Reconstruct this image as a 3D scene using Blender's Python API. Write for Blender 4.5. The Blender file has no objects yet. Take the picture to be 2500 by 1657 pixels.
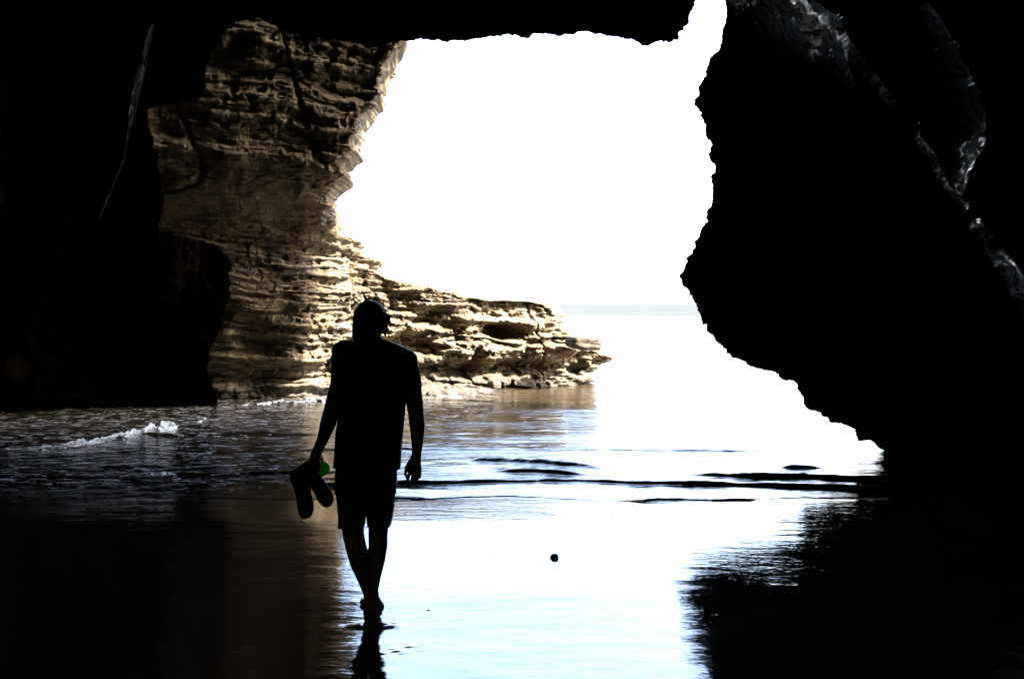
import bpy, bmesh, math
import numpy as np
from mathutils import Vector, Matrix

# ------------------------------------------------------------------ camera
F, CX, CY, HOR, H = 2430.0, 1250.0, 828.5, 742.0, 1.9      # photo pixels; eye 1.9 m above the water
PITCH = math.atan((CY - HOR) / F)
scene = bpy.context.scene
COL = scene.collection
cam_d = bpy.data.cameras.new("camera"); cam = bpy.data.objects.new("camera", cam_d); COL.objects.link(cam)
cam_d.sensor_width = 36.0; cam_d.lens = 36.0 * F / 2500.0
cam_d.clip_start = 0.05; cam_d.clip_end = 30000
cam.location = (0, 0, H); cam.rotation_euler = (math.pi / 2 - PITCH, 0, 0)
scene.camera = cam
# ------------------------------------------------------------------ light
SUN_EL, SUN_AZ = math.radians(42), math.radians(98)          # azimuth from +Y towards +X
world = bpy.data.worlds.new("World"); scene.world = world; world.use_nodes = True
wn = world.node_tree; wn.nodes.clear()
wo = wn.nodes.new("ShaderNodeOutputWorld"); bg = wn.nodes.new("ShaderNodeBackground")
sky = wn.nodes.new("ShaderNodeTexSky"); sky.sky_type = 'NISHITA'; sky.sun_disc = False
sky.sun_elevation = SUN_EL; sky.sun_rotation = SUN_AZ
sky.air_density = 0.7; sky.dust_density = 3.4; sky.ozone_density = 0.2
bg.inputs[1].default_value = 0.15
wn.links.new(sky.outputs[0], bg.inputs[0]); wn.links.new(bg.outputs[0], wo.inputs[0])
sd = bpy.data.lights.new("sun", 'SUN'); so = bpy.data.objects.new("sun", sd); COL.objects.link(so)
sd.energy = 4.6; sd.angle = math.radians(0.5); sd.color = (1.0, 0.93, 0.82)
sv = Vector((math.sin(SUN_AZ) * math.cos(SUN_EL), math.cos(SUN_AZ) * math.cos(SUN_EL), math.sin(SUN_EL)))
so.rotation_euler = sv.to_track_quat('Z', 'Y').to_euler(); so.location = sv * 40
scene.view_settings.view_transform = 'Standard'; scene.view_settings.look = 'None'
scene.view_settings.gamma = 1.0; scene.view_settings.exposure = 4.1
scene.cycles.max_bounces = 6; scene.cycles.diffuse_bounces = 3; scene.cycles.glossy_bounces = 4
scene.cycles.sample_clamp_indirect = 8.0
scene.cycles.use_denoising = True
K = 2500.0 / 2366.0

# ------------------------------------------------------------------ helpers
cp, sp = math.cos(PITCH), math.sin(PITCH)
def P(px, py, Y):
    """pixel of the photo + distance -> a point of the place"""
    a = (px - CX) / F; b = (CY - py) / F
    dy = cp + b * sp; dz = b * cp - sp
    return np.stack(np.broadcast_arrays(a / dy * Y, Y + 0.0 * px, H + dz / dy * Y), -1)
def PV(px, py, Y): return Vector([float(v) for v in P(float(px), float(py), float(Y))])

def _h(ix, iy, iz, seed):
    h = (ix.astype(np.int64) * 374761393 + iy.astype(np.int64) * 668265263 + iz.astype(np.int64) * 2147483647 + seed * 1274126177) & 0xffffffff
    h = ((h ^ (h >> 13)) * 1274126177) & 0xffffffff
    h = ((h ^ (h >> 16)) * 2246822519) & 0xffffffff
    return ((h ^ (h >> 15)) & 0xffffff) / float(0xffffff) * 2 - 1
def noise(x, y, z, seed=0):
    x, y, z = np.broadcast_arrays(x, y, z)
    fx, fy, fz = np.floor(x), np.floor(y), np.floor(z)
    tx, ty, tz = x - fx, y - fy, z - fz
    tx = tx * tx * tx * (tx * (tx * 6 - 15) + 10); ty = ty * ty * ty * (ty * (ty * 6 - 15) + 10); tz = tz * tz * tz * (tz * (tz * 6 - 15) + 10)
    r = 0
    for a in (0, 1):
        for b in (0, 1):
            for c in (0, 1):
                w = (tx if a else 1 - tx) * (ty if b else 1 - ty) * (tz if c else 1 - tz)
                r = r + w * _h(fx + a, fy + b, fz + c, seed)
    return r
def fbm(x, y, z, n=4, seed=0, g=0.5):
    r = 0; a = 1.0
    for k in range(n):
        r = r + a * noise(x, y, z, seed + k * 17); a *= g
        x = x * 2.03 + 5.1; y = y * 2.03 + 1.7; z = z * 2.03 + 9.2
    return r
def sstep(a, b, x):
    t = np.clip((x - a) / (b - a), 0, 1); return t * t * (3 - 2 * t)
def normals(V):
    du = np.gradient(V, axis=0); dv = np.gradient(V, axis=1)
    n = np.cross(du, dv); return n / (np.linalg.norm(n, axis=-1, keepdims=True) + 1e-9)

def mesh_obj(name, V, faces, m, parent=None, smooth=True):
    me = bpy.data.meshes.new(name)
    V = np.asarray(V, dtype=np.float32).reshape(-1, 3); faces = np.asarray(faces, dtype=np.int32)
    me.vertices.add(len(V)); me.vertices.foreach_set("co", V.ravel())
    me.loops.add(faces.size); me.loops.foreach_set("vertex_index", faces.ravel())
    me.polygons.add(len(faces)); me.polygons.foreach_set("loop_start", np.arange(0, faces.size, 4, dtype=np.int32))
    me.update(calc_edges=True); me.validate()
    if smooth: me.polygons.foreach_set("use_smooth", np.ones(len(me.polygons), dtype=bool))
    me.materials.append(m)
    o = bpy.data.objects.new(name, me); COL.objects.link(o)
    if parent is not None: o.parent = parent
    return o
def grid_faces(r, c, flip=False):
    i = np.arange(r * c).reshape(r, c)
    a, b, d, e = i[:-1, :-1], i[:-1, 1:], i[1:, 1:], i[1:, :-1]
    f = np.stack([a, b, d, e] if not flip else [a, e, d, b], -1)
    return f.reshape(-1, 4)
def grid_obj(name, V, m, flip=False, smooth=True):
    return mesh_obj(name, V, grid_faces(V.shape[0], V.shape[1], flip), m, smooth=smooth)
def bm_obj(name, bm, m, parent=None, smooth=True, voxel=None, sm=4):
    me = bpy.data.meshes.new(name); bm.to_mesh(me); bm.free()
    for p in me.polygons: p.use_smooth = smooth
    me.materials.append(m)
    o = bpy.data.objects.new(name, me); COL.objects.link(o)
    if parent is not None: o.parent = parent
    if voxel:
        r = o.modifiers.new("remesh", 'REMESH'); r.mode = 'VOXEL'; r.voxel_size = voxel; r.use_smooth_shade = True
        s = o.modifiers.new("smooth", 'SMOOTH'); s.factor = 0.5; s.iterations = sm
    return o
def tag(o, label=None, cat=None, group=None, kind=None):
    for k, v in (("label", label), ("category", cat), ("group", group), ("kind", kind)):
        if v: o[k] = v
    return o

# ------------------------------------------------------------------ materials
class NT:
    def __init__(s, name):
        s.m = bpy.data.materials.new(name); s.m.use_nodes = True; s.t = s.m.node_tree
        s.t.nodes.clear(); s.o = s.t.nodes.new("ShaderNodeOutputMaterial")
        s.b = s.t.nodes.new("ShaderNodeBsdfPrincipled"); s.L(s.b.outputs[0], s.o.inputs[0])
        s.tc = s.t.nodes.new("ShaderNodeTexCoord").outputs["Object"]
    def L(s, a, b): s.t.links.new(a, b)
    def S(s, sock, v):
        if isinstance(v, bpy.types.NodeSocket): s.L(v, sock)
        else: sock.default_value = v
    def map(s, scale, rot=(0, 0, 0), src=None):
        n = s.t.nodes.new("ShaderNodeMapping"); n.inputs["Scale"].default_value = scale; n.inputs["Rotation"].default_value = rot
        s.L(src or s.tc, n.inputs[0]); return n.outputs[0]
    def noise(s, sc, det=6, rough=.55, v=None, dist=0.0):
        n = s.t.nodes.new("ShaderNodeTexNoise"); s.L(v or s.tc, n.inputs["Vector"])
        n.inputs["Scale"].default_value = sc; n.inputs["Detail"].default_value = det
        n.inputs["Roughness"].default_value = rough; n.inputs["Distortion"].default_value = dist
        return n.outputs[0]
    def ramp(s, f, pts):
        n = s.t.nodes.new("ShaderNodeValToRGB"); s.L(f, n.inputs[0]); e = n.color_ramp.elements
        while len(e) < len(pts): e.new(0.5)
        for k, (p, c) in enumerate(pts):
            e[k].position = p; e[k].color = (c if isinstance(c, tuple) else (c, c, c)) + (1,)
        return n.outputs[0]
    def mix(s, f, a, b, mode='MIX'):
        n = s.t.nodes.new("ShaderNodeMix"); n.data_type = 'RGBA'; n.blend_type = mode
        for sock, v in ((n.inputs[0], f), (n.inputs[6], a), (n.inputs[7], b)):
            if isinstance(v, tuple): v = v + (1,)
            s.S(sock, v)
        return n.outputs[2]
    def math(s, op, a, b=0.0, c=0.0):
        n = s.t.nodes.new("ShaderNodeMath"); n.operation = op
        s.S(n.inputs[0], a); s.S(n.inputs[1], b); s.S(n.inputs[2], c); return n.outputs[0]
    def mr(s, v, a, b, c=0., d=1.):
        n = s.t.nodes.new("ShaderNodeMapRange"); n.interpolation_type = 'SMOOTHSTEP'
        for k, x in enumerate((v, a, b, c, d)): s.S(n.inputs[k], x)
        return n.outputs[0]
    def xyz(s):
        n = s.t.nodes.new("ShaderNodeSeparateXYZ"); s.L(s.tc, n.inputs[0]); return n.outputs
    def bump(s, h, dist, strength=1.0, normal=None):
        n = s.t.nodes.new("ShaderNodeBump"); n.inputs["Strength"].default_value = strength; n.inputs["Distance"].default_value = dist
        s.L(h, n.inputs["Height"])
        if normal: s.L(normal, n.inputs["Normal"])
        return n.outputs[0]
    def set(s, **k):
        for a, v in k.items():
            sock = s.b.inputs[a.replace("_", " ")]
            if isinstance(v, tuple) and len(v) == 3 : v = v + (1,)
            s.S(sock, v)
        return s.m

def simple(name, col, rough=.8, bumpd=.002, bs=60, **k):
    n = NT(name); f = n.noise(bs, 5)
    c = n.mix(f, tuple(v * .75 for v in col), tuple(min(1, v * 1.25) for v in col))
    return n.set(Base_Color=c, Roughness=rough, Normal=n.bump(f, bumpd), **k)

def sandstone():
    n = NT("layered_sandstone")
    dip = n.map((0.10, 0.10, 1.0), (0, math.radians(-9), 0))
    bands = n.noise(5.5, 6, .62, dip, .4)
    col = n.ramp(bands, [(.28, (.023, .015, .006)), (.38, (.060, .040, .015)), (.45, (.122, .087, .036)), (.52, (.068, .051, .026)), (.59, (.130, .096, .042)), (.70, (.030, .019, .007))])
    fine = n.noise(26, 5, .6, dip)
    col = n.mix(n.mr(fine, .52, .64), col, n.mix(1.0, col, (.55, .50, .45), 'MULTIPLY'))
    patch = n.noise(.9, 5, .6)
    col = n.mix(n.mr(patch, .50, .66, 0, .75), col, n.mix(1.0, col, (.80, .60, .36), 'MULTIPLY'))
    grey = n.noise(1.6, 4, .6)
    col = n.mix(n.mr(grey, .56, .70, 0, .7), col, (.068, .072, .070))
    pit = n.noise(9, 4, .7)
    col = n.mix(n.mr(pit, .60, .68, 0, .85), col, (.014, .010, .007))
    z = n.xyz()[2]
    tide = n.mr(n.math('ADD', z, n.math('MULTIPLY', n.noise(1.3, 5), .9)), .55, .95, 1, 0)   # weed and wet at the tide mark
    col = n.mix(n.math('MULTIPLY', tide, .72), col, (.022, .018, .012))
    lines = n.noise(13, 4, .6, n.map((.07, .07, 1.0), (0, math.radians(-9), 0)), .25)
    col = n.mix(n.mr(lines, .55, .60, 0, .6), col, n.mix(1.0, col, (.38, .34, .28), 'MULTIPLY'))
    vo = n.t.nodes.new("ShaderNodeTexVoronoi"); vo.feature = 'DISTANCE_TO_EDGE'; vo.inputs["Scale"].default_value = 1.0
    wv = n.t.nodes.new("ShaderNodeVectorMath"); wv.operation = 'ADD'; n.L(n.map((.75, .75, 1.5), (0, math.radians(-12), 0)), wv.inputs[0])
    nz = n.t.nodes.new("ShaderNodeTexNoise"); n.L(n.tc, nz.inputs["Vector"]); nz.inputs["Scale"].default_value = 1.7; nz.inputs["Detail"].default_value = 4
    n.L(nz.outputs[1], wv.inputs[1]); n.L(wv.outputs[0], vo.inputs["Vector"])
    crk = n.math('MULTIPLY', n.mr(vo.outputs["Distance"], .004, .022, 1, 0), n.mr(n.noise(1.1, 3), .42, .55))
    col = n.mix(n.math('MULTIPLY', crk, .85), col, (.010, .007, .005))
    fine = n.math('ADD', fine, n.math('ADD', n.math('MULTIPLY', lines, -1.6), n.math('MULTIPLY', crk, -1.0)))
    h = n.math('ADD', n.math('MULTIPLY', fine, .6), n.math('ADD', n.math('MULTIPLY', n.noise(14, 8, .7), .8), n.math('MULTIPLY', n.mr(pit, .57, .66), -.7)))
    return n.set(Base_Color=col, Roughness=.85, Normal=n.bump(h, .05))
def cave_rock():
    n = NT("wet_cave_rock")
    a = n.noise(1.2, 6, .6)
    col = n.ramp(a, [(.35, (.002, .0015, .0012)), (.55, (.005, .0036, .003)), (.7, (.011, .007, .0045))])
    h = n.math('ADD', n.noise(7, 8, .65), n.math('MULTIPLY', n.noise(2.2, 4, .5, n.map((1, .35, 1), (.5, 0, .3))), 1.5))
    at = n.t.nodes.new("ShaderNodeAttribute"); at.attribute_name = "seep_sheen"; body = at.outputs["Fac"]
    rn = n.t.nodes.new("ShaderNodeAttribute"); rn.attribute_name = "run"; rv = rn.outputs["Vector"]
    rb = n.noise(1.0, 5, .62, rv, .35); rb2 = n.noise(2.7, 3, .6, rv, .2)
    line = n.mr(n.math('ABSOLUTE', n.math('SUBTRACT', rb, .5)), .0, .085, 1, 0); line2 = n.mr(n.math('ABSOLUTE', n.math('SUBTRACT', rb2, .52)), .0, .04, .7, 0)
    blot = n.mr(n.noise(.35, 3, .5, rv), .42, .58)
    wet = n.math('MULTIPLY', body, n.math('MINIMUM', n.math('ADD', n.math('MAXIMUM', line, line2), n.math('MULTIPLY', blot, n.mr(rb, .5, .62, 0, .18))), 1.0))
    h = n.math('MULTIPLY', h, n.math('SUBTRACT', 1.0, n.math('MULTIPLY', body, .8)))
    return n.set(Base_Color=n.mix(wet, col, (.62, .74, .84)), Roughness=n.mr(wet, 0, 1, .9, .45), Specular_IOR_Level=n.mr(wet, 0, .8, .0, 1.0), IOR=n.mr(wet, 0, .8, 1.3, 2.6), Normal=n.bump(n.math('MULTIPLY', n.math('ADD', rb, n.math('MULTIPLY', rb2, .5)), body), .03, 1.0, n.bump(h, .10)))  # wet lines are glossier; their pale blue-white base colour paints in the sky glint
def wet_sand():
    n = NT("wet_sand")
    x, y, z = n.xyz()
    g = n.noise(420, 2, .6)
    col = n.mix(n.noise(1.5, 4), (.008, .007, .006), (.014, .012, .009))
    str_ = n.map((1.0, 3.2, 1.0), (0, 0, math.radians(4)))
    w1 = n.noise(2.6, 3, .55, str_, .5); w2 = n.noise(11, 3, .55, str_, .3); w3 = n.noise(34, 2, .5, str_)
    h = n.math('ADD', n.math('MULTIPLY', w1, 1.0), n.math('ADD', n.math('MULTIPLY', w2, .42), n.math('MULTIPLY', w3, .08)))
    edge = n.math('ADD', n.mr(y, 6.5, 7.6, .0, 1.0), .0)
    amp = n.mr(n.noise(.6, 3, .5), .35, .65, .35, 1.0)
    amp = n.math('MAXIMUM', n.math('MULTIPLY', amp, .8), n.math('MULTIPLY', edge, n.mr(x, 1.0, 2.6, 1.1, .55)))
    h = n.math('MULTIPLY', h, amp)
    rough = n.math('ADD', .035, n.math('MULTIPLY', n.mr(n.noise(2.2, 4), .5, .7), .03))
    return n.set(Base_Color=col, Roughness=rough, IOR=1.72, Normal=n.bump(h, .0040))
def sea_water():
    n = NT("sea_water")
    x, y, z = n.xyz()
    s1 = n.map((1.0, 2.6, 1.0))
    pw = lambda v: n.math('POWER', n.math('MULTIPLY', v, 1.5), 3.2)
    w = n.math('ADD', pw(n.noise(3.2, 4, .6, s1, .4)), n.math('MULTIPLY', pw(n.noise(12, 4, .6, s1, .4)), .34))
    far = n.mr(y, 22, 120, 1, 0)
    w = n.math('MULTIPLY', w, n.mr(n.noise(.55, 4, .6, n.map((.6, 1.8, 1))), .40, .62, .35, 1.15))
    big = n.noise(.35, 5, .6, n.map((.5, 1.6, 1.0)))
    h = n.math('ADD', n.math('MULTIPLY', w, far), n.math('MULTIPLY', big, n.mr(y, 40, 160, 1.5, 26.0)))
    # foam streaks: thin, broken, along the shore, mainly on the left
    f1 = n.noise(2.0, 8, .68, n.map((.8, 3.6, 1.0), (0, 0, math.radians(-9))), 1.2)
    thin = n.math('SUBTRACT', 1.0, n.mr(n.math('ABSOLUTE', n.math('SUBTRACT', f1, .5)), .0, .014))
    brk = n.mr(n.noise(3.4, 5, .65, n.map((1, 2, 1))), .48, .56)
    left = n.mr(x, -1.6, .5, 1, 0)
    near = n.mr(y, 9.9, 11.0, .25, 1.0)
    fo = n.math('MULTIPLY', n.math('MULTIPLY', n.math('MULTIPLY', thin, brk), left), near)
    fo = n.math('MINIMUM', n.math('MULTIPLY', fo, 1.4), 1.0)
    shallow = n.mr(y, 20, 60, 0, 1)
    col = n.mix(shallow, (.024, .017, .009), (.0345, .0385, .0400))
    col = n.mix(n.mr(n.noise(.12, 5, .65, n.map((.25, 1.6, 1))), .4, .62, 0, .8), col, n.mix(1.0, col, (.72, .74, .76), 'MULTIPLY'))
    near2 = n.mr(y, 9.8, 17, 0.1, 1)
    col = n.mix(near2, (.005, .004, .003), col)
    col = n.mix(fo, col, (.55, .60, .64))
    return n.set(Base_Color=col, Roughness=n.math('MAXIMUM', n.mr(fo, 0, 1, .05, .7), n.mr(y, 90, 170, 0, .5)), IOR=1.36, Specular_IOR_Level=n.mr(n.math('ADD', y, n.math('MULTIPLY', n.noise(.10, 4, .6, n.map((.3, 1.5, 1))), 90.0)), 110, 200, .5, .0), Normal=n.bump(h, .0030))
def foam_mat():
    n = NT("sea_foam"); a = n.noise(16, 6, .7)
    c = n.ramp(a, [(.35, (.25, .30, .33)), (.55, (.6, .64, .66))])
    return n.set(Base_Color=c, Roughness=.6, Normal=n.bump(a, .03))
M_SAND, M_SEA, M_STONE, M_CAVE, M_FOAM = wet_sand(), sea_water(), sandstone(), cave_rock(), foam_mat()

# ------------------------------------------------------------------ ground and sea
def sand_z(Y):
    if np.isscalar(Y): return float(sand_z(np.array([Y]))[0])
    return np.maximum((9.66 - Y) * .013, -.5) - .02 * sstep(9.4, 10.4, Y)
def bar(X, Y): return np.interp(Y, [5.95, 8.0, 8.4, 9.66], [0, .045, .043, 0]) * (1 - sstep(.75, 2.0, X))
ys = np.concatenate([np.linspace(-16, 3.6, 50, endpoint=False), np.linspace(3.6, 10.2, 420, endpoint=False), np.linspace(10.2, 34, 60)])
xs = np.concatenate([np.linspace(-22, -4.6, 60, endpoint=False), np.linspace(-4.6, 5.4, 520, endpoint=False), np.linspace(5.4, 24, 50)])
X, Y = np.meshgrid(xs, ys)
Z = sand_z(Y) + bar(X, Y) + .004 * noise(X * .9, Y * 1.3, 0, 3) + .0007 * fbm(X * 3, Y * 8, 0, 2, 5)
# rim of pushed-up water and sand round the walker's foot
FX, FY = PV(912, 1541, 5.6)[0], 5.67
rr = np.sqrt(((X - FX) / .115) ** 2 + ((Y - FY) / .05) ** 2)
Z = Z + .010 * np.exp(-((rr - .75) / .35) ** 2)
for mx_, my_, a_, b_ in ((1004, 1606, .10, .035), (1020, 1598, .05, .05), (960, 1622, .06, .02)):
    q0 = PV(mx_, my_, 5.2); rr = np.sqrt(((X - q0.x * 1.0) / a_) ** 2 + ((Y - 5.28 - (1606 - my_) * .004) / b_) ** 2); Z = Z + .0035 * np.exp(-((rr - 1) / .25) ** 2) * (.6 + .6 * noise(X * 25, Y * 40, 0, 71))
grid_obj("sand", np.stack([X, Y, Z], -1), M_SAND).__setitem__("kind", "structure")

rows = np.concatenate([np.linspace(482, 130, 620, endpoint=False), np.geomspace(130, .75, 120)])
Yw = H * F / rows
ratios = np.concatenate([np.linspace(-1.3, -.56, 110, endpoint=False), np.linspace(-.56, .56, 800, endpoint=False), np.linspace(.56, 1.3, 60)])
Yg = Yw[:, None] + 0 * ratios[None]; Xg = Yg * ratios[None]
# tongue-like front edge of the swash
edge = .24 * noise(Xg * .7, 0, 0, 8) + .07 * noise(Xg * 2.7, 0, 0, 9) + .02 * noise(Xg * 9, 0, 0, 10)
wgt = sstep(11.0, 9.58, Yg)
Yg = Yg + edge * wgt
damp = sstep(9.5, 10.6, Yg) * (1 - sstep(60, 200, Yg))
chop = .0045 * noise(Xg * 1.6, Yg * 3.4, 0, 21) + .0022 * noise(Xg * 3.9, Yg * 8.5, 0, 22) + 0.0009 * noise(Xg * 9, Yg * 19, 0, 23)
Zg = .006 * sstep(9.52, 9.66, Yg - edge * wgt) - .003 + chop * (.25 + damp) + .03 * noise(Xg * .25, Yg * .5, 0, 24) * damp
def ridge(D, h, w, x0, x1, tail=.5, seed=0):
    """a little wave: D = row of the big picture -> distance; steep side to the shore"""
    global Zg
    y0 = H * F / (np.interp(Xg, [x0 + (x1 - x0) * t for t in np.linspace(0, 1, len(D))], D) * K - HOR)
    y0 = y0 + .05 * noise(Xg * 1.3, 0, seed, seed) + .025 * noise(Xg * 5, 0, seed, seed + 1) + .006 * noise(Xg * 17, Yg * 9, seed, seed + 5)
    d = Yg - y0
    prof = np.where(d < 0, np.exp(-(d / (w * .35)) ** 2), np.exp(-(d / w) ** 2))
    ends = sstep(x0 - .0, x0 + tail, Xg) * (1 - sstep(x1 - tail, x1, Xg))
    Zg = Zg + h * prof * ends * (.75 + .35 * noise(Xg * 2.1, 3.3, seed, seed + 2) +   .22 * noise(Xg * 5, Yg * 9, seed, seed + 3) + .06 * noise(Xg * 22, Yg * 30, seed, seed + 4))
ridge([1072, 1074, 1080, 1086], .060, .22, -.6, 1.1, .3, 31)
ridge([1095, 1096, 1104], .040, .12, -.3, 1.0, .4, 32)
ridge([1098, 1100, 1104, 1103], .050, .18, 1.7, 5.2, .7, 33)
ridge([1128, 1122, 1118, 1121, 1124, 1128], .042, .09, -2.4, 4.8, .5, 34)
ridge([1152, 1158, 1164, 1156, 1160, 1168], .022, .06, -1.5, 4.6, .4, 35)
ridge([1076, 1078], .05, .12, 3.1, 3.7, .25, 36)
ridge([1040, 1045, 1040], .03, .2, -3, 3.5, .8, 37)
ridge([1100, 1094, 1090], .03, .1, -4.6, -1.2, .6, 38)
ridge([1012, 1004], .05, .25, -7.5, -2.6, .8, 39)
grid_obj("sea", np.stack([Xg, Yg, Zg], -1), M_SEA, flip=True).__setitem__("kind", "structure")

# small breaking crest, left
def crest(pxs, pys, hts, nm, seed=0, n=420, flat=2.0):
    t = np.linspace(0, 1, n); px = np.interp(t, np.linspace(0, 1, len(pxs)), pxs); py = np.interp(t, np.linspace(0, 1, len(pys)), pys)
    yc = H * F / (py * K - HOR); xc = (px * K - CX) / F * yc; hh = np.interp(t, np.linspace(0, 1, len(hts)), hts)
    hh = hh * (.8 + .4 * noise(t * 16, 0, seed, 45) + .18 * noise(t * 55, 0, seed, 46))
    a = np.linspace(0, math.pi, 40); Vc = np.zeros((n, 40, 3))
    r_ = .8 + .8 * fbm(xc[:, None] * 7 + seed, a[None] * 2.5, 0, 5, 41, .68)
    Vc[..., 0] = xc[:, None] + .025 * fbm(xc[:, None] * 14, a[None] * 3, seed, 3, 43)
    Vc[..., 1] = yc[:, None] + .05 * noise(xc[:, None] * 2.5, 0, seed, 47) - np.cos(a)[None] * hh[:, None] * flat * r_
    Vc[..., 2] = np.sin(a)[None] * hh[:, None] * r_ + .011 * fbm(xc[:, None] * 24, a[None] * 6, 2, 3, 44) * np.clip(hh[:, None] / .06, .3, 1) - .004
    tag(grid_obj(nm, Vc, M_FOAM), kind="structure")
crest([-60, 30, 130, 200, 270, 330, 375, 400, 408], [1046, 1042, 1035, 1028, 1016, 1006, 999, 993, 992], [.015, .025, .035, .05, .07, .09, .10, .07, .01], "breaking_wave")
crest([318, 350, 385, 398], [1102, 1100, 1099, 1097], [.004, .020, .022, .004], "breaking_wave", 3, 160, 3.0)
crest([365, 400, 450, 500, 540], [1086, 1084, 1080, 1078, 1076], [.002, .010, .006, .011, .002], "breaking_wave", 4, 200, 3.0)
crest([500, 560, 610, 640, 690, 730, 775], [944, 940, 936, 933, 933, 931, 932], [.01, .03, .035, .045, .05, .07, .03], "shore_foam", 5, 400, 1.8)
crest([425, 460, 470, 455, 480, 500], [965, 968, 973, 979, 985, 984], [.002, .03, .03, .03, .02, .002], "shore_foam", 6, 160, 2.4)

# ------------------------------------------------------------------ the cave
# outline of the mouth, (x, y) of the big picture and distance
LIP = [(520, 985, 18.3), (505, 940, 18.3), (495, 900, 18.2), (478, 862, 18.1), (492, 800, 18.0), (514, 760, 18.0), (522, 720, 18.0), (533, 680, 17.9), (536, 620, 17.9), (528, 592, 17.8),
  (505, 568, 17.6), (470, 558, 17.4), (400, 548, 17.0), (362, 545, 16.8), (374, 500, 16.6), (381, 460, 16.4), (372, 420, 16.3), (362, 360, 16.1), (345, 290, 15.9), (340, 252, 15.8), (400, 240, 15.8),
  (458, 232, 15.8), (476, 200, 15.7), (474, 170, 15.6), (490, 120, 15.4), (510, 80, 15.2), (560, 50, 15.0), (600, 38, 14.9), (640, 62, 14.7), (700, 85, 14.6), (780, 96, 14.5), (860, 98, 14.4), (925, 99, 14.3),
  (980, 92, 14.3), (1050, 93, 14.3), (1110, 88, 14.3), (1180, 79, 14.3), (1215, 83, 14.3), (1290, 78, 14.3), (1390, 71, 14.3), (1420, 84, 14.3), (1455, 90, 14.3), (1490, 102, 14.3), (1530, 100, 14.2),
  (1565, 93, 14.2), (1572, 78, 14.2), (1588, 56, 14.2), (1600, 25, 14.2), (1612, -5, 14.2), (1640, -90, 14.2), (1675, -120, 14.1), (1702, -80, 14.0), (1697, 0, 14.0), (1688, 50, 14.0), (1668, 82, 14.0),
  (1655, 118, 14.0), (1636, 147, 14.0), (1626, 180, 14.0), (1612, 210, 14.0), (1607, 240, 14.0), (1620, 262, 14.0), (1626, 292, 13.95), (1640, 335, 13.9), (1641, 370, 13.9), (1653, 386, 13.9),
  (1644, 424, 13.8), (1645, 455, 13.8), (1630, 490, 13.8), (1627, 512, 13.7), (1602, 572, 13.6), (1585, 610, 13.6), (1572, 640, 13.5), (1580, 662, 13.5), (1602, 692, 13.5), (1627, 748, 13.4), (1660, 790, 13.3),
  (1700, 829, 13.2), (1750, 850, 13.2), (1780, 855, 13.1), (1842, 890, 13.1), (1860, 930, 13.0), (1902, 965, 13.0), (1975, 990, 12.9), (1986, 1012, 12.9), (2045, 1042, 12.9), (2120, 1100, 12.9)]
ANCH = [0, 27, 48, 52, 71, len(LIP) - 1]
RING = [  # guide rings: left ground, top left, slot left, slot right, right bulge, right ground
 [(-3, -15, -.5), (-2, -15, 1.5), (-.5, -15, 2), (.5, -15, 2), (2, -15, 1), (2, -15, -.5)],
 [(-6, -7, -.8), (-4, -7, 5.5), (1.5, -7, 6.5), (2.2, -7, 6.2), (4, -7, 2.5), (4, -7, -.8)],
 [(-9, 3, -.8), (-6.5, 3, 6), (2, 3, 6.4), (2.8, 3, 6.0), (3.7, 3, 2.6), (3.5, 3, -.8)],
 [(-12, 10, -.8), (-8.5, 10, 6.6), (2.2, 9, 6.2), (3.2, 9, 5.9), (4.0, 9, 2.6), (4.4, 8.5, -.8)],
 [(-11, 18.0, -.8), (-6.8, 14.5, 7.2), (2.5, 12.4, 6.6), (3.3, 12.2, 6.4), (3.6, 11.9, 2.5), (5.0, 11.6, -.8)]]
L = np.array(LIP, float)
seg = np.hypot(np.diff(L[:, 0]), np.diff(L[:, 1])); al = np.concatenate([[0], np.cumsum(seg)])
NS = 1700
s_ = np.linspace(0, al[-1], NS)
lx, ly, lY = (np.interp(s_, al, L[:, k]) for k in range(3))
jx = fbm(s_ / 26, 0, 0, 5, 51, .62); jy = fbm(s_ / 26, 7, 0, 5, 52, .62)
tx, ty = np.gradient(lx), np.gradient(ly); tl = np.hypot(tx, ty) + 1e-9; nx, ny = ty / tl, -tx / tl
ksm = np.ones(41) / 41
pad = lambda v: np.convolve(np.pad(v, 20, mode='edge'), ksm, 'valid')
nsx, nsy = pad(nx), pad(ny)
jf = fbm(s_ / 6, 3, 0, 3, 57, .7)
lx2 = lx + nsx * (jx * 3.4 + jf * 1.5); ly2 = ly + nsy * (jx * 3.4 + jf * 1.5)
lip = P(lx2 * K, ly2 * K, lY)
u = np.interp(s_, al[ANCH], np.arange(len(ANCH)))
def guide(R):
    R = np.array(R, float); return np.stack([np.interp(u, np.arange(len(ANCH)), R[:, k]) for k in range(3)], -1)
G = [guide(R) for R in RING]
# the right wall: a straight, light-catching wall that ends at a crease; from the crease to the mouth the rock faces inwards
UC = [2, 3, 3.25, 3.5, 3.75, 4, 4.5, 5]
CR = [(2.5, 12.4, 6.6)] + [tuple(P(a_ * K, b_ * K, c_)) for a_, b_, c_ in ((1722., -80., 12.8), (1790., 70., 12.6), (1955., 190., 12.3), (2100., 350., 11.8), (2215., 480., 11.3), (2350., 760., 10.4))] + [(4.9, 10.0, -.8)]
CR = np.array(CR, float); g4r = np.stack([np.interp(u, UC, CR[:, k]) for k in range(3)], -1)
mr_ = (u > 2)[:, None]; G[4] = np.where(mr_, g4r, G[4])
g3r = g4r + np.stack([.35 + .25 * sstep(3.6, 4.6, u), -5.2 + 0 * u, .10 + 0 * u], -1); wr = sstep(2.0, 3.0, u)[:, None]
G[3] = G[3] * (1 - wr) + g3r * wr
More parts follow.
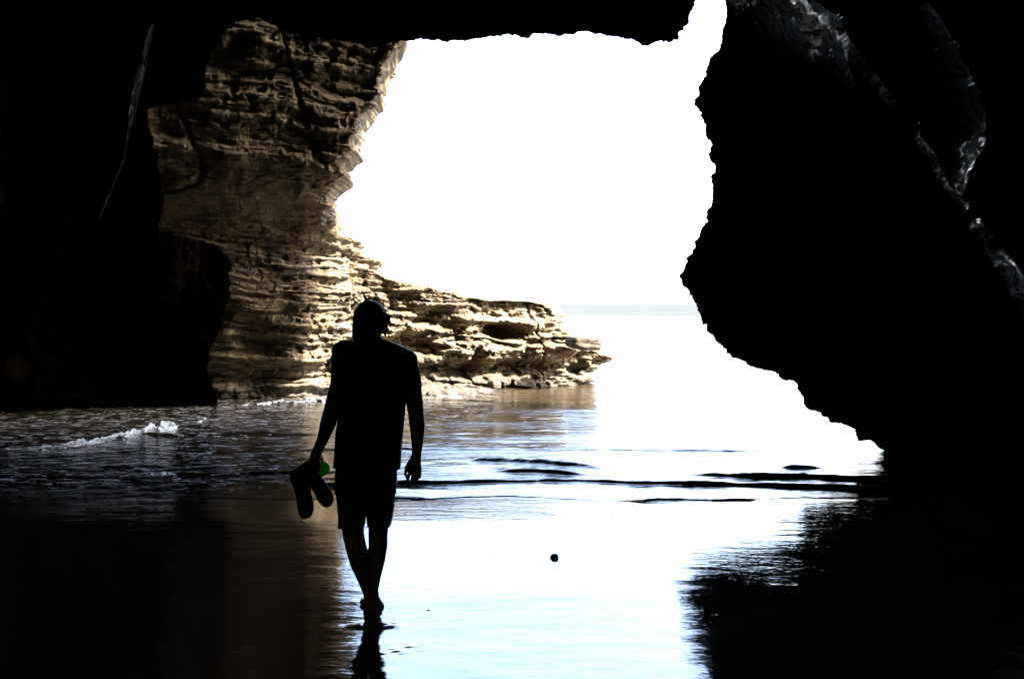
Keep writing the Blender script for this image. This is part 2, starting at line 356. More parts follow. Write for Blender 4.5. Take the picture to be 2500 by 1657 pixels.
# outward in the picture plane: (nsx, nsy) points out of the opening?
cxo, cyo = 1200, 450
sgn = np.sign(np.mean(nsx * (lx - cxo) + nsy * (ly - cyo))); ox, oy = nsx * sgn, -nsy * sgn
def flare(Yd, off, Yl):
    q = P(lx2 * K, ly2 * K, Yl); q[:, 0] += ox * off; q[:, 2] += oy * off; return q
wl = (u < 1).astype(float)
lw = sstep(1.0, .85, u)                                  # the left side closes against the cliff
Y1 = lY * lw + (1 - lw) * 16.2; Y2 = lY * lw + (1 - lw) * 16.75
O1 = flare(0, .35 + 1.3 * sstep(3.2, 4.2, u), np.maximum(Y1, lY + .35))
O2 = flare(0, 1.2 + 2.2 * sstep(3.0, 4.2, u), np.maximum(Y2, lY + .8))
# the far rim of the roof, then up the outer face of the cliff
O3 = O2.copy(); O3[:, 0] += ox * 14; O3[:, 2] += np.maximum(oy, .25) * 16; O3[:, 1] += .2
rim = lip.copy()
def seglerp(A, B, n, ease=1.0):
    t = (np.linspace(0, 1, n, endpoint=False) ** ease)[:, None, None]; return A[None] * (1 - t) + B[None] * t
near = lip.copy()                                         # just inside the mouth: keep a rounded lip
q = lip * .94 + G[4] * .06
Vg = np.concatenate([seglerp(G[0], G[1], 8), seglerp(G[1], G[2], 22), seglerp(G[2], G[3], 40), seglerp(G[3], G[4], 150), seglerp(G[4], q, 90, .9), seglerp(q, lip, 12), seglerp(lip, O1, 22), seglerp(O1, O2, 26), seglerp(O2, O3, 30), O3[None]])
sl = sum([8, 22, 40, 150, 90, 12])
N = normals(Vg)
ctr = np.array([0, 0, 2.0]); 
row = np.arange(len(Vg))[:, None]
d_lip = np.abs(row - sl)
amp = np.clip(d_lip / 80.0, 0, 1)
x, y, z = Vg[..., 0], Vg[..., 1], Vg[..., 2]
D = .55 * amp * fbm(x * .45, y * .45, z * .45, 3, 61) + (.16 * amp + .012) * fbm(x * 1.9, y * 1.9, z * 2.6, 4, 65) + .02 * fbm(x * 9, y * 9, z * 11, 3, 70)
rid = 1 - np.abs(noise(x * 1.3 + z * .9, y * .45, z * .6 - x * .3, 77)); D += .16 * amp * rid
V = Vg + N * D[..., None]
# wet ribs on the wall, sky sheen painted on as pale colour, along these runs (position along and across each run)
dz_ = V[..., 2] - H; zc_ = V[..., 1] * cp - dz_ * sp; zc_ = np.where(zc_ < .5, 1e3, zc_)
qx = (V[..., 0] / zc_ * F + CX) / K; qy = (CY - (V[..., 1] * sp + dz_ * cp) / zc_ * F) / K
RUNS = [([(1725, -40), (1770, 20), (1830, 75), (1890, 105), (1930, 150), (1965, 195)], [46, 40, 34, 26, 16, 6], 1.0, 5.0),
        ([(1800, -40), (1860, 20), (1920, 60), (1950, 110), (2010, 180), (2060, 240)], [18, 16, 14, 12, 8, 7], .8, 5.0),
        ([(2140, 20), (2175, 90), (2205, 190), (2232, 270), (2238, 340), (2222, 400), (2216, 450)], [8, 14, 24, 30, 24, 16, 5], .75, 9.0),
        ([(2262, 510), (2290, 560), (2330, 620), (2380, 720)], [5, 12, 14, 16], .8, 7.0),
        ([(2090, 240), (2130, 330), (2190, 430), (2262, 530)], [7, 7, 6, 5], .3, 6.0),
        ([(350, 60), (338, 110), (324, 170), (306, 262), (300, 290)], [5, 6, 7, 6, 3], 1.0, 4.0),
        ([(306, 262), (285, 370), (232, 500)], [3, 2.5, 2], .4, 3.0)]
seep_sheen = np.zeros(V.shape[:2]); run = np.zeros(V.shape[:2] + (3,))
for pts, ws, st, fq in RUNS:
    acc = 0.0; best = np.full(seep_sheen.shape, 1e9); al_ = np.zeros(seep_sheen.shape); wd = np.ones(seep_sheen.shape); sd_ = np.zeros(seep_sheen.shape)
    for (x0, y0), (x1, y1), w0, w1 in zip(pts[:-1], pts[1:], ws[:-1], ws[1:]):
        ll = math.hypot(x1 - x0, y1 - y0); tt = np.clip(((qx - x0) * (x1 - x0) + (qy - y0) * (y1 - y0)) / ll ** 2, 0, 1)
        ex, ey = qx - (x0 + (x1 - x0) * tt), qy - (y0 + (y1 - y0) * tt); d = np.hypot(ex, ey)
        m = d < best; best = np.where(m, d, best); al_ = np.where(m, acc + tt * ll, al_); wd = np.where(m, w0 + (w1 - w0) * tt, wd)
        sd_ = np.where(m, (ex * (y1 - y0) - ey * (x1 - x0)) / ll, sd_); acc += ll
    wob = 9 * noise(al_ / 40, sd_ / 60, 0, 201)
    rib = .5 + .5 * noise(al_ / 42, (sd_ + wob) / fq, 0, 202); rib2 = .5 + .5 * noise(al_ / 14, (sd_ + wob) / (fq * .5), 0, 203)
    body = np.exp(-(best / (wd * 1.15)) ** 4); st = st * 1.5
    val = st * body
    mm = val > seep_sheen; run = np.where(mm[..., None], np.stack([al_ / 55, (sd_ + wob) / fq, 0 * sd_ + st], -1), run)
    seep_sheen = np.clip(np.maximum(seep_sheen, val), 0, 1)
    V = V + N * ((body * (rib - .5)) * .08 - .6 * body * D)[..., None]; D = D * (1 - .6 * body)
cuts = [0, int(np.searchsorted(u, 1.0)), int(np.searchsorted(u, 2.6)), NS - 1]
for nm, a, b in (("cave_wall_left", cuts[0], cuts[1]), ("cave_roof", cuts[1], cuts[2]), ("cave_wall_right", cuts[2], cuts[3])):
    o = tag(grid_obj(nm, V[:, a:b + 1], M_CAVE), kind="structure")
    at = o.data.attributes.new("seep_sheen", 'FLOAT', 'POINT'); at.data.foreach_set("value", seep_sheen[:, a:b + 1].astype(np.float32).ravel())
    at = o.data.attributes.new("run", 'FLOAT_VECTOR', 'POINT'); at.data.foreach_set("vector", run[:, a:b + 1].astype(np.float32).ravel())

# ------------------------------------------------------------------ layered cliff and headland
SIL = [(1360, 985), (1345, 905), (1345, 890), (1368, 880), (1374, 862), (1394, 846), (1430, 828), (1414, 819), (1384, 806), (1382, 790), (1366, 780), (1330, 768), (1306, 760), (1310, 735), (1300, 712), (1285, 701), (1240, 697), (1150, 694),
  (1090, 686), (1075, 680), (1010, 665), (940, 650), (900, 636), (872, 622), (886, 600), (850, 592), (826, 577), (832, 562), (808, 548), (785, 543), (770, 528), (768, 500), (758, 470), (752, 452), (770, 428), (792, 404), (780, 385), (782, 368),
  (816, 345), (812, 320), (826, 300), (822, 286), (845, 252), (866, 235), (880, 214), (884, 180), (898, 150), (903, 126), (925, 104), (930, 60), (925, -60)]
S = np.array(SIL, float)
segl = np.hypot(np.diff(S[:, 0]), np.diff(S[:, 1])); sa = np.concatenate([[0], np.cumsum(segl)])
NR = 760
ss = np.linspace(0, sa[-1], NR); sx = np.interp(ss, sa, S[:, 0]); sy = np.interp(ss, sa, S[:, 1])
sx = sx + 3.0 * fbm(ss / 22, 0, 0, 5, 141, .68) + 2.0 * noise(ss / 5, 0, 0, 147)
BX = [250, 350, 530, 700, 735, 800, 980, 1100, 1340, 1430]; BY = [18.9, 18.9, 19.1, 19.55, 19.75, 20.1, 21.3, 21.6, 22.8, 23.2]
def baseY(D_, z):
    low = np.interp(D_, BX, BY); up = np.interp(D_, [300, 925], [17.3, 18.4])
    low = low + .19 * np.clip(3 - z, 0, 3)
    low = low + .42 * np.clip(z, 0, 2.6) * sstep(750, 880, D_)
    s = sstep(3.0, 4.6, z); return low * (1 - s) + up * s
zr = np.zeros(NR) + 2.0
for _ in range(12):
    Yt = baseY(sx, zr); zr = .5 * zr + .5 * P(sx * K, sy * K, Yt)[:, 2]
for k in range(1, NR): zr[k] = max(zr[k], zr[k - 1] + .0006)
NC = 900; NB = 50
t = np.linspace(0, 1, NC)
D0 = 285.0
Dg = D0 + (sx[:, None] - D0) * t[None]
Zc = zr[:, None] + 0 * Dg
Yc = baseY(Dg, Zc)
rw = 26 - 17 * sstep(2.9, 3.3, Zc); rnd = np.clip((Dg - (sx[:, None] - rw)) / rw, 0, 1)
Yc = Yc + .75 * rw / 26 * (1 - np.sqrt(np.clip(1 - rnd ** 2, 0, 1)))
def px2x(D_, Yv, Zv): return (D_ * K - CX) / F * (Yv * cp - (Zv - H) * sp)
Xc = px2x(Dg, Yc, Zc)
# back side
tb = np.linspace(0, 1, NB + 1)[1:]
Xb = Xc[:, -1:] + (Xc[:, :1] - Xc[:, -1:]) * tb[None]
Yb = Yc[:, -1:] + 2.6 * np.sqrt(np.clip(1 - (1 - np.clip(tb * 5, 0, 1)) ** 2, 0, 1))[None] - tb[None] * 1.5
Xa = np.concatenate([Xc, Xb], 1); Ya = np.concatenate([Yc, Yb], 1); Za = np.concatenate([Zc, Zc[:, :NB]], 1)
VV = np.stack([Xa, Ya, Za], -1)
# horizontal outward direction from the smooth contour
dXc = np.gradient(Xa, axis=1); dYc = np.gradient(Ya, axis=1); ln = np.hypot(dXc, dYc) + 1e-9
nX, nY = dYc / ln, -dXc / ln
x, y, z = Xa, Ya, Za
zt = z + .17 * x + .10 * fbm(x * .5, y * .5, z * .5, 3, 81)       # tilted strata
zl = z + .08 * x + .05 * fbm(x * .6, y * .6, z * .4, 3, 82)
wz = sstep(3.2, 4.4, z); q = zt * wz + zl * (1 - wz)
lay = .10 * noise(x * .25, 0, q * 2.1, 91) + .085 * noise(x * .5, y * .3, q * 5.3, 92) + .06 * noise(x * .9, y * .5, q * 12, 93) + .034 * noise(x * 1.6, y, q * 27, 94)
qq = q * 3.4 + .6 * noise(x * .8, y * .8, q, 95); saw = qq - np.floor(qq); ledge = (1 - saw) ** .6 * (.5 + .5 * _h(np.floor(qq), np.floor(qq) * 0, np.floor(qq) * 0, 7))
blocks = np.round(noise(x * 1.1, y * .8, q * 1.6, 96) * 4) / 4 + .45 * np.round(noise(x * 3.6, y * 2.6, q * 5.5, 97) * 3) / 3
rough = .07 * fbm(x * 3.1, y * 3.1, z * 5.2, 4, 101, .62)
pits = sstep(.12, .42, noise(x * 6.5, y * 6.5, z * 9.5, 105)) * sstep(-.15, .3, noise(x * .8, y * .8, z * 1.1, 106))
crack = np.exp(-(np.abs(noise(x * .55 + z * .12, y * .3, z * .10, 108)) / .018) ** 2)
hm = .35 + .65 * sstep(700, 820, np.concatenate([Dg, Dg[:, -1:] + 0 * Xb], 1)) * (1 - sstep(2.9, 3.3, z)); hm = np.maximum(hm, .8 * sstep(5.6, 6.3, z))
up_ = 1 - .45 * sstep(3.2, 4.0, z)
disp = (lay * 1.1 + .12 * ledge) * up_ + .10 * blocks * (.4 + .6 * hm) + rough * hm - .14 * pits * hm - .10 * crack + .16 * fbm(x * .7, y * .7, z * .8, 2, 110)
head = sstep(760, 900, np.concatenate([Dg, Dg[:, -1:] + 0 * Xb], 1)) * (1 - sstep(2.6, 3.0, z))
# headland: caves, ledges and the undercut above the tide
disp += head * (.12 * noise(x * 1.0, y, z * 2.4, 121) + .11 * noise(x * 2.3, y, z * 6, 122) + .05 * noise(x * 6, y, z * 14, 123))
Dful = np.concatenate([Dg, Dg[:, -1:] + 0 * Xb], 1)
def dent(cx_, cy_, wx, wy, dep):
    Yt = np.interp(cx_, BX, BY); c = P(np.float64(cx_ * K), np.float64(cy_ * K), Yt)
    e = ((Dful - cx_) / wx) ** 2 + ((z - c[2]) / (wy / 2300 * Yt)) ** 2
    return -dep * np.exp(-e ** 2)
disp += dent(1172, 768, 42, 18, .75) + dent(1345, 862, 26, 14, .22) + dent(1015, 735, 45, 30, .30) + dent(935, 700, 38, 26, .24) + dent(1105, 838, 12, 30, .4) + dent(960, 800, 70, 26, .34) + dent(790, 650, 25, 14, .2)
disp += -head * .55 * np.exp(-((z - .42) / .17) ** 2) * sstep(930, 1000, Dful) * (1 - .7 * sstep(1240, 1330, Dful))
disp += (1 - head) * (-.25) * np.exp(-((z - .55) / .2) ** 2)
disp += .22 * np.exp(-((z - .85) / .25) ** 2) * sstep(1080, 1120, Dful) * (1 - sstep(1300, 1350, Dful))
taper = np.concatenate([1 - .75 * sstep(sx[:, None] - 34, sx[:, None], Dg), .4 + 0 * Xb], 1)
disp = disp * taper + (1 - taper) * (.10 * fbm(x * 4, y * 6, z * 6, 4, 151, .62) + .05 * np.round(2.5 * noise(x * 3, y * 5, z * 7, 157)) / 2.5)
VV[..., 0] += nX * disp; VV[..., 1] += nY * disp
VV[..., 2] += .03 * fbm(x * 2.2, y * 2.2, z * 3, 3, 131) * taper
tag(grid_obj("layered_cliff", VV, M_STONE), kind="structure")

# ------------------------------------------------------------------ shape builders for figures and small things
def ball(bm, c, r, rot=None, sub=3):
    r = (r, r, r) if isinstance(r, (int, float)) else r
    m = Matrix.Translation(c) @ (rot or Matrix.Identity(4)) @ Matrix.Diagonal((*r, 1))
    bmesh.ops.create_icosphere(bm, subdivisions=sub, radius=1, matrix=m)
def cone(bm, a, b, ra, rb, n=20):
    a, b = Vector(a), Vector(b); d = b - a
    q = d.to_track_quat('Z', 'Y').to_matrix().to_4x4()
    bmesh.ops.create_cone(bm, cap_ends=True, segments=n, radius1=ra, radius2=rb, depth=d.length, matrix=Matrix.Translation((a + b) / 2) @ q)
def limb(bm, pts):
    """pts: (x, y, z, r) chain of a tapering limb, joints rounded"""
    for p in pts: ball(bm, p[:3], p[3], sub=3 if p[3] > .02 else 2)
    for p, q_ in zip(pts[:-1], pts[1:]): cone(bm, p[:3], q_[:3], p[3], q_[3], 20 if p[3] > .02 else 10)
def loft(bm, secs, n=40, pw=2.0):
    """secs: (centre, half width in x, half depth in y [, tilt dz at the right end])"""
    rings = []
    for s in secs:
        c, w, d = s[0], s[1] * SC, s[2] * SC; tz = s[3] if len(s) > 3 else 0
        ring = []
        for k in range(n):
            a = 2 * math.pi * k / n; ca, sa_ = math.cos(a), math.sin(a)
            ex = math.copysign(abs(ca) ** (2 / pw), ca); ey = math.copysign(abs(sa_) ** (2 / pw), sa_)
            ring.append(bm.verts.new((c[0] + w * ex, c[1] + d * ey, c[2] + tz * ex)))
        rings.append(ring)
    for r0, r1 in zip(rings[:-1], rings[1:]):
        for k in range(n): bm.faces.new((r0[k], r0[(k + 1) % n], r1[(k + 1) % n], r1[k]))
    bm.faces.new(list(reversed(rings[0]))); bm.faces.new(rings[-1])
    bmesh.ops.recalc_face_normals(bm, faces=bm.faces[:])
YP = 5.925
SC = YP / 5.6
MP = YP / F                                                # metres per photo pixel at the walker
def W(px, py, dy=0.0): return PV(px, py, YP + dy)
def J(px, py, r, dy=0.0):                                  # joint: pixel, radius in photo pixels, depth offset
    p = W(px, py, dy); return (p.x, p.y, p.z, r * MP)

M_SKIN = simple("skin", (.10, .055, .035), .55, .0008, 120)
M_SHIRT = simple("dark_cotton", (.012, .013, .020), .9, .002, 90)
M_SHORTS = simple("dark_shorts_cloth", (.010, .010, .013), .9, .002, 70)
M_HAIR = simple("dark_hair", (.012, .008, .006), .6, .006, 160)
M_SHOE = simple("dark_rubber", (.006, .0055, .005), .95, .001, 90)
M_PEB = simple("wet_stone", (.035, .022, .018), .4, .004, 60)

# ------------------------------------------------------------------ the walker
root = bpy.data.objects.new("person", None); COL.objects.link(root)
rp = W(905, 1500); root.location = rp
tag(root, "person seen from behind, walking barefoot in dark shirt and shorts, shoes in hand", "person")
bpy.context.view_layer.update()
inv = Matrix.Translation(-rp)
def child(name, bm, m, **k):
    bmesh.ops.transform(bm, matrix=inv, verts=bm.verts[:]); return bm_obj(name, bm, m, root, **k)
def pb(bm, c, r, **k): ball(bm, c, tuple(v * SC for v in r), **k)
bm = bmesh.new()
# head turned a little down, face on the far side
hc = W(904, 776, .02)
pb(bm, hc, (.074, .094, .098)); jc = W(905, 800, .07); pb(bm, jc, (.054, .058, .062))
pb(bm, hc + Vector((0, .105, -.022)), (.013, .018, .024), sub=2)                      # nose
for sx_ in (-1, 1):
    pb(bm, hc + Vector((sx_ * .075, .005, -.018)), (.011, .020, .031), sub=2)           # ears
    pb(bm, hc + Vector((sx_ * .030, .088, .004)), (.014, .010, .009), sub=2)            # eyes
pb(bm, hc + Vector((0, .098, -.062)), (.024, .010, .008), sub=2)                      # mouth
limb(bm, [J(903, 800, 26, .0), J(905, 848, 29, .0)])
# trunk
loft(bm, [(W(906, 1180), .150, .10), (W(900, 1120), .160, .105), (W(905, 1040), .148, .100), (W(911, 950), .165, .11), (W(912, 890), .175, .105), (W(910, 850), .13, .075), (W(906, 826), .06, .055)])
limb(bm, [J(860, 858, 28), J(838, 870, 25), J(832, 925, 23, .01), J(815, 985, 20.5, .02), J(802, 1030, 20, .0), J(789, 1070, 14.5, -.02), J(776, 1098, 12.5, -.03)])
limb(bm, [J(955, 862, 28), J(995, 878, 25), J(1006, 940, 22.5, .01), J(1016, 1010, 20, .02), J(1019, 1040, 19.5, .015), J(1019, 1080, 14.5, -.01), J(1017, 1108, 12, -.02)])
# right hand: palm, four curled fingers, thumb from the side of the palm
limb(bm, [J(1017, 1112, 12.5, -.02), J(1012, 1128, 14, -.022), J(1006, 1146, 13, -.024)]); limb(bm, [J(1018, 1120, 9, -.02), J(1021, 1146, 9, -.03)])
for (kx, ky), (mx, my), (ex_, ey_), dd in (((1025, 1144), (1025, 1162), (1012, 1176), -.035), ((1018, 1150), (1015, 1170), (1001, 1183), -.03), ((1010, 1152), (1005, 1173), (993, 1188), -.02), ((1001, 1150), (996, 1168), (990, 1181), -.005)):
    limb(bm, [J(kx, ky, 4.6, dd), J(mx, my, 4.1, dd - .004), J(ex_, ey_, 3.1, dd + .012)])
limb(bm, [J(1003, 1124, 6, .0), J(993, 1140, 5.0, .012), J(989.5, 1156, 4.0, .02), J(993, 1166, 3.2, .026)])
# left hand closed round the heels of the shoes
limb(bm, [J(775, 1098, 12.5, -.03), J(771, 1114, 14, -.032), J(765, 1128, 12, -.034)])
for (kx, ky), (mx, my), (ex_, ey_), d0, d1, d2 in (((757, 1130), (752, 1144), (760, 1152), -.045, -.07, -.055), ((765, 1133), (763, 1149), (771, 1156), -.045, -.075, -.055), ((772, 1132), (773, 1148), (780, 1153), -.04, -.07, -.05), ((779, 1127), (782, 1141), (787, 1147), -.035, -.06, -.045)):
    limb(bm, [J(kx, ky, 4.6, d0), J(mx, my, 4.2, d1), J(ex_, ey_, 3.4, d2)])
limb(bm, [J(781, 1108, 6, -.015), J(786, 1122, 5, .005), J(783, 1136, 4.2, .02), J(776, 1144, 3.4, .025)])
# legs: the left one planted in front, the right heel just rising beside it
limb(bm, [J(862, 1180, 36), J(862, 1250, 31), J(862, 1300, 26.5, .0), J(868, 1330, 26, .0), J(879, 1372, 25, -.01), J(892, 1410, 20.5, .0), J(900, 1446, 14, .01), J(902, 1468, 13, .01)])
limb(bm, [J(930, 1180, 34), J(926, 1250, 27), J(923, 1300, 24, .02), J(923, 1330, 23.5, .01), J(919, 1368, 21, -.02), J(914, 1405, 16.5, -.04), J(911, 1440, 12.5, -.07), J(914, 1462, 13, -.09)])
def foot(heel, ball_, toe, rh, rb, s):
    limb(bm, [J(heel[0], heel[1], rh, heel[2]), J((heel[0] + ball_[0]) / 2, (heel[1] + ball_[1]) / 2 - 3, rh * .95, (heel[2] + ball_[2]) / 2), J(ball_[0], ball_[1], rb, ball_[2])])
    b = W(ball_[0], ball_[1], ball_[2])
    ball(bm, b, (.047, .045, rb * MP * .95))
    for k in range(5):
        x_ = (k - 2) * .0175; ln_ = (.05, .053, .048, .041, .033)[k if s > 0 else 4 - k]
        ball(bm, b + Vector((x_, .028 + ln_ * .55, -.006)), (.0105 if abs(k - (0 if s > 0 else 4)) else .014, ln_ * .5, .0115), sub=2)
zg = lambda Y_: sand_z(Y_)
def py_of(Y_, up): return CY - F * (((zg(Y_) + up - H) * cp + Y_ * sp) / (Y_ * cp - (zg(Y_) + up - H) * sp))
foot((901, py_of(YP + .0, .030), .0), (896, py_of(YP + .16, .018), .16), None, 13, 9, 1)
foot((925, 1480, -.10), (915, py_of(YP + .04, .020), .04), None, 13.5, 9, -1)
limb(bm, [J(914, 1462, 13, -.09), J(925, 1480, 13.5, -.10)]); limb(bm, [J(902, 1468, 13, .01), J(901, py_of(YP, .03), 13, .0)])
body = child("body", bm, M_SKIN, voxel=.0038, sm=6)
# shirt
bm = bmesh.new()
loft(bm, [(W(896, 1139), .192, .125, .004), (W(898, 1106), .189, .126), (W(902, 1056), .191, .125), (W(908, 1010), .187, .124), (W(912, 960), .186, .126), (W(914, 915), .190, .125), (W(914, 885), .195, .120), (W(912, 866), .185, .108), (W(910, 850), .140, .090), (W(908, 836), .085, .074), (W(906, 824), .066, .066)], 48, 2.3)
limb(bm, [J(880, 853, 20), J(840, 852, 23), J(836, 862, 25)])
limb(bm, [J(935, 846, 18), J(970, 860, 19), J(993, 880, 22)])
limb(bm, [J(836, 858, 26), J(833, 890, 24.5), J(833, 935, 26.5, .01)])
limb(bm, [J(993, 882, 25), J(1001, 912, 25), J(1006, 940, 24.5, .01)])
loft(bm, [(W(829, 1129), .018, .05), (W(822, 1137), .019, .05), (W(817, 1141), .008, .03)], 16); loft(bm, [(W(966, 1128), .02, .05), (W(968, 1140), .021, .05), (W(972, 1146), .010, .03)], 16)
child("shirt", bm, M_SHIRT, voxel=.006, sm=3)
# shorts
bm = bmesh.new()
loft(bm, [(W(896, 1100), .165, .12), (W(894, 1160), .176, .125), (W(893, 1205), .172, .125)], 44, 2.3)
loft(bm, [(W(857, 1185), .088, .115), (W(858, 1236), .078, .105), (W(859, 1268), .0745, .10), (W(858, 1284), .0765, .10, .003)], 36, 2.3)
loft(bm, [(W(928, 1185), .086, .115), (W(928, 1236), .080, .105), (W(927, 1268), .071, .10), (W(925, 1283), .066, .10, -.004)], 36, 2.3)
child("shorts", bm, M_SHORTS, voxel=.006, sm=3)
# hair: a mop falling to the collar on the left, a curl out on the right
bm = bmesh.new()
pb(bm, W(904, 771, -.01), (.092, .102, .090)); pb(bm, W(893, 788, -.05), (.072, .06, .080))
limb(bm, [J(886, 775, 24, -.03), J(884, 800, 24.5, -.04), J(881, 819, 21.5, -.035), J(880, 834, 15, -.03)])
limb(bm, [J(915, 790, 22, -.03), J(918, 806, 17, -.03)])
rng = np.random.RandomState(4)
for k in range(44):
    a0 = W(936 + rng.uniform(-8, 7), 780 + rng.uniform(-22, 24), -.02 + rng.uniform(-.03, .03)); r0 = rng.uniform(.006, .012)
    b0 = a0 + Vector((rng.uniform(.002, .030), rng.uniform(-.02, .02), rng.uniform(-.034, .012)))
    limb(bm, [(a0.x, a0.y, a0.z, r0), (b0.x, b0.y, b0.z, r0 * .8), (b0.x - .006, b0.y, b0.z - .012, r0 * .55)])
limb(bm, [J(900, 738, 6, 0), J(893, 730, 4, 0), J(889, 722, 2.6, 0), J(888, 716, 1.6, 0)])
child("hair", bm, M_HAIR, voxel=.0034, sm=2)

# ------------------------------------------------------------------ the things in the left hand
def shoe(name, heel, toe, dy, label, flipw=1):
    """slip-on shoe hanging with its sole edge-on towards the beach: local x = length, y = width, z = height"""
    a, b = W(*heel, dy), W(*toe, dy); d = b - a; Ls = d.length
    e = bpy.data.objects.new(name, None); COL.objects.link(e)
    xa = d.normalized(); za = Vector((.12 * flipw, 1, .1)); ya = za.cross(xa).normalized(); za = xa.cross(ya)
    e.matrix_world = Matrix.Translation(a) @ Matrix((xa, ya, za)).transposed().to_4x4()
    tag(e, label, "shoe", "pair of shoes carried in one hand")
    ts = [0, .04, .12, .25, .4, .55, .7, .82, .92, .98, 1.0]
    wd = [.026, .042, .049, .048, .042, .041, .046, .046, .039, .026, .012]
    cy_ = [0, 0, 0, 0, -.003, -.004, -.002, 0, .002, .003, .003]
    def sheet(z0, z1, g, hts=None, open_=None):
        bm = bmesh.new(); n = 24; rings = []
        for k, t_ in enumerate(ts):
            w_ = max(wd[k] + g, .002); h1 = z1 if hts is None else hts[k]
            ring = []
            for q_ in range(n):
                an = 2 * math.pi * q_ / n; yy = w_ * math.copysign(abs(math.cos(an)) ** .75, math.cos(an)); zz = math.sin(an)
                zz = z0 + (h1 - z0) * (.5 + .5 * math.copysign(abs(zz) ** .75, zz)); ring.append(bm.verts.new((t_ * Ls, cy_[k] + yy, zz)))
            rings.append(ring)
        for r0, r1 in zip(rings[:-1], rings[1:]):
            for q_ in range(n): bm.faces.new((r0[q_], r0[(q_ + 1) % n], r1[(q_ + 1) % n], r1[q_]))
        bm.faces.new(list(reversed(rings[0]))); bm.faces.new(rings[-1]); bmesh.ops.recalc_face_normals(bm, faces=bm.faces[:]); return bm
    bm_obj("sole", sheet(-.012, .008, .001), M_SHOE, e)
    hts = [.055, .062, .066, .060, .055, .060, .056, .048, .038, .028, .02]
    bm = sheet(.006, .05, -.002, hts)
    bm_obj("upper", bm, M_SHOE, e, voxel=.004, sm=3)
    bm = bmesh.new(); bmesh.ops.create_uvsphere(bm, u_segments=24, v_segments=12, radius=1, matrix=Matrix.Translation((Ls * .24, 0, .058)) @ Matrix.Diagonal((Ls * .19, .026, .012, 1)))
    bm_obj("collar", bm, M_SHOE, e)
    return e
shoe("shoe", (724, 1144), (750, 1265), -.09, "dark slip-on shoe hanging straight down from the hand, toe to the sand")
shoe("shoe", (740, 1130), (807, 1234), -.05, "dark slip-on shoe hanging askew beside the other, toe pointing to the walker's leg", -1)
n = NT("green_felt"); f = n.noise(38, 5, .7); g = n.ramp(f, [(.35, (.0, .45, .03)), (.6, (.02, .95, .12))])
n.set(Base_Color=g, Roughness=.8, Normal=n.bump(f, .004), Subsurface_Weight=.0)
tr = n.t.nodes.new("ShaderNodeBsdfTranslucent"); n.L(g, tr.inputs[0]); ms = n.t.nodes.new("ShaderNodeMixShader"); ms.inputs[0].default_value = .5
n.L(n.b.outputs[0], ms.inputs[1]); n.L(tr.outputs[0], ms.inputs[2]); n.L(ms.outputs[0], n.o.inputs[0]); M_GREEN = n.m
bc = W(786.5, 1144, -.025)
bm = bmesh.new(); bmesh.ops.create_icosphere(bm, subdivisions=5, radius=18.5 * MP)
for v in bm.verts:
    c = v.co.normalized(); t_ = math.atan2(c.y, c.x); sm_ = abs(c.z - .45 * math.cos(2 * t_)); v.co *= 1 - .05 * math.exp(-(sm_ / .06) ** 2) + .02 * float(noise(np.array(c.x * 6), np.array(c.y * 6), np.array(c.z * 6), 5))
o = bm_obj("ball", bm, M_GREEN); o.location = bc; o.rotation_euler = (.6, .3, .5)
tag(o, "small bright green ball held at the walker's fingers above the shoes", "ball")

# ------------------------------------------------------------------ stones on the wet sand
def stone(name, px, py, rpx, label, cat="stone", sq=.8, seed=0, sink=.15, m=None, yc=None, group=None):
    Yd = 6.0
    gz = lambda: sand_z(Yd) + float(bar((px - CX) / F * Yd, Yd))
    for _ in range(40): Yd = .5 * Yd + .5 * (H - gz()) * F / (py - HOR)
    r = rpx * Yd / F
    bm = bmesh.new(); bmesh.ops.create_icosphere(bm, subdivisions=4 if rpx > 5 else 2, radius=r)
    co = np.array([v.co[:] for v in bm.verts]) / r
    dsp = 1 + .13 * fbm(co[:, 0] * 1.3 + seed, co[:, 1] * 1.3, co[:, 2] * 1.3, 4, 300 + seed)
    for v, s_0 in zip(bm.verts, dsp): v.co = v.co * float(s_0); v.co.z *= sq
    o = bm_obj(name, bm, m or M_PEB); o.location = ((px - CX) / F * Yd, Yd, gz() + r * sq * (1 - sink * 2))
    tag(o, label, cat, group); return o
stone("stone", 1354.5, 1366, 10.5, "small round dark stone lying alone on bright wet sand", sq=.95, seed=4, sink=.46)
for k, (px, py, r_0, lb) in enumerate([(1044, 1497, 3.4, "tiny dark pebble on wet sand right of the walker's feet"), (1497, 1261, 2.4, "tiny dark pebble near the water's edge, nearest the middle"), (1628, 1267, 1.8, "tiny dark pebble near the water's edge, rightmost of three"),
        (1440, 1251, 1.6, "tiny dark pebble near the water's edge, leftmost of three")]):
    stone("pebble", px, py, r_0, lb, "pebble", .5, 10 + k, group="tiny pebbles on the wet sand")

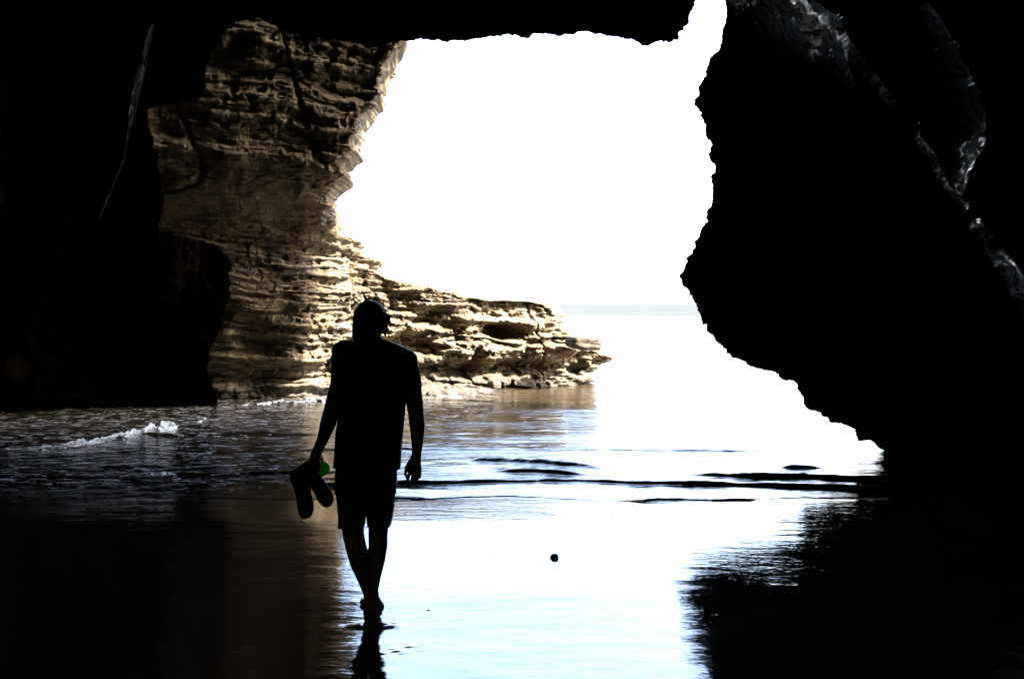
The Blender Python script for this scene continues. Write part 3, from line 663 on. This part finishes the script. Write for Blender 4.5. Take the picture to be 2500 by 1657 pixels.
# ------------------------------------------------------------------ rubble at the foot of the headland, and loose blocks
rng = np.random.RandomState(11)
bm = bmesh.new()
for k in range(420):
    px = rng.uniform(955, 1190); tt_ = rng.uniform(0, 1) ** 1.3; py = 963 - tt_ * 44 * (1 - (px - 955) / 330)
    Yd = 20.3 + (px - 955) / 235 * 1.2 + tt_ * 1.5; p = PV(px, py, Yd); r = rng.uniform(.035, .12) * (1.0 if rng.rand() < .9 else 1.6)
    m = Matrix.Translation((p.x, p.y, min(p.z, .02 + tt_ * .42))) @ Matrix.Rotation(rng.uniform(0, 6.28), 4, 'Z') @ Matrix.Rotation(rng.uniform(-.5, .5), 4, 'X') @ Matrix.Diagonal((r * rng.uniform(.8, 1.6), r, r * rng.uniform(.45, .8), 1))
    v0 = len(bm.verts); bmesh.ops.create_icosphere(bm, subdivisions=2, radius=1, matrix=m); bm.verts.ensure_lookup_table()
    for v in bm.verts[v0:]: v.co += Vector((rng.uniform(-.1, .1), rng.uniform(-.1, .1), rng.uniform(-.08, .08))) * r
o = bm_obj("rubble", bm, M_STONE, smooth=False); tag(o, kind="stuff")
def block(name, px, py, Yd, dims, label, seed, rot=0.):
    bm = bmesh.new(); bmesh.ops.create_cube(bm, size=2); bmesh.ops.subdivide_edges(bm, edges=bm.edges[:], cuts=22, use_grid_fill=True)
    co = np.array([v.co[:] for v in bm.verts]); nn = co / (np.sum(np.abs(co) ** 5, 1) ** .2)[:, None]
    dd = np.array(dims); wv = nn * dd
    e_ = 1 + .10 * fbm(wv[:, 0] * 2.5 + seed, wv[:, 1] * 2.5, wv[:, 2] * 5, 4, 400 + seed) + .07 * noise(wv[:, 0] * .6, wv[:, 1] * .6, wv[:, 2] * 13, 420 + seed)
    wv = wv * e_[:, None]
    for v, w_ in zip(bm.verts, wv): v.co = w_
    o = bm_obj(name, bm, M_STONE); o.location = PV(px, py, Yd); o.rotation_euler = (0, math.radians(6), rot); tag(o, label, "boulder"); return o
block("boulder", 1424, 836, 22.6, (.34, .42, .15), "flat-topped layered block resting on the seaward end of the headland", 3, .2)
block("boulder", 1207, 939, 21.2, (.12, .12, .09), "pale rounded boulder at the seaward end of the rubble by the water", 5, .6)
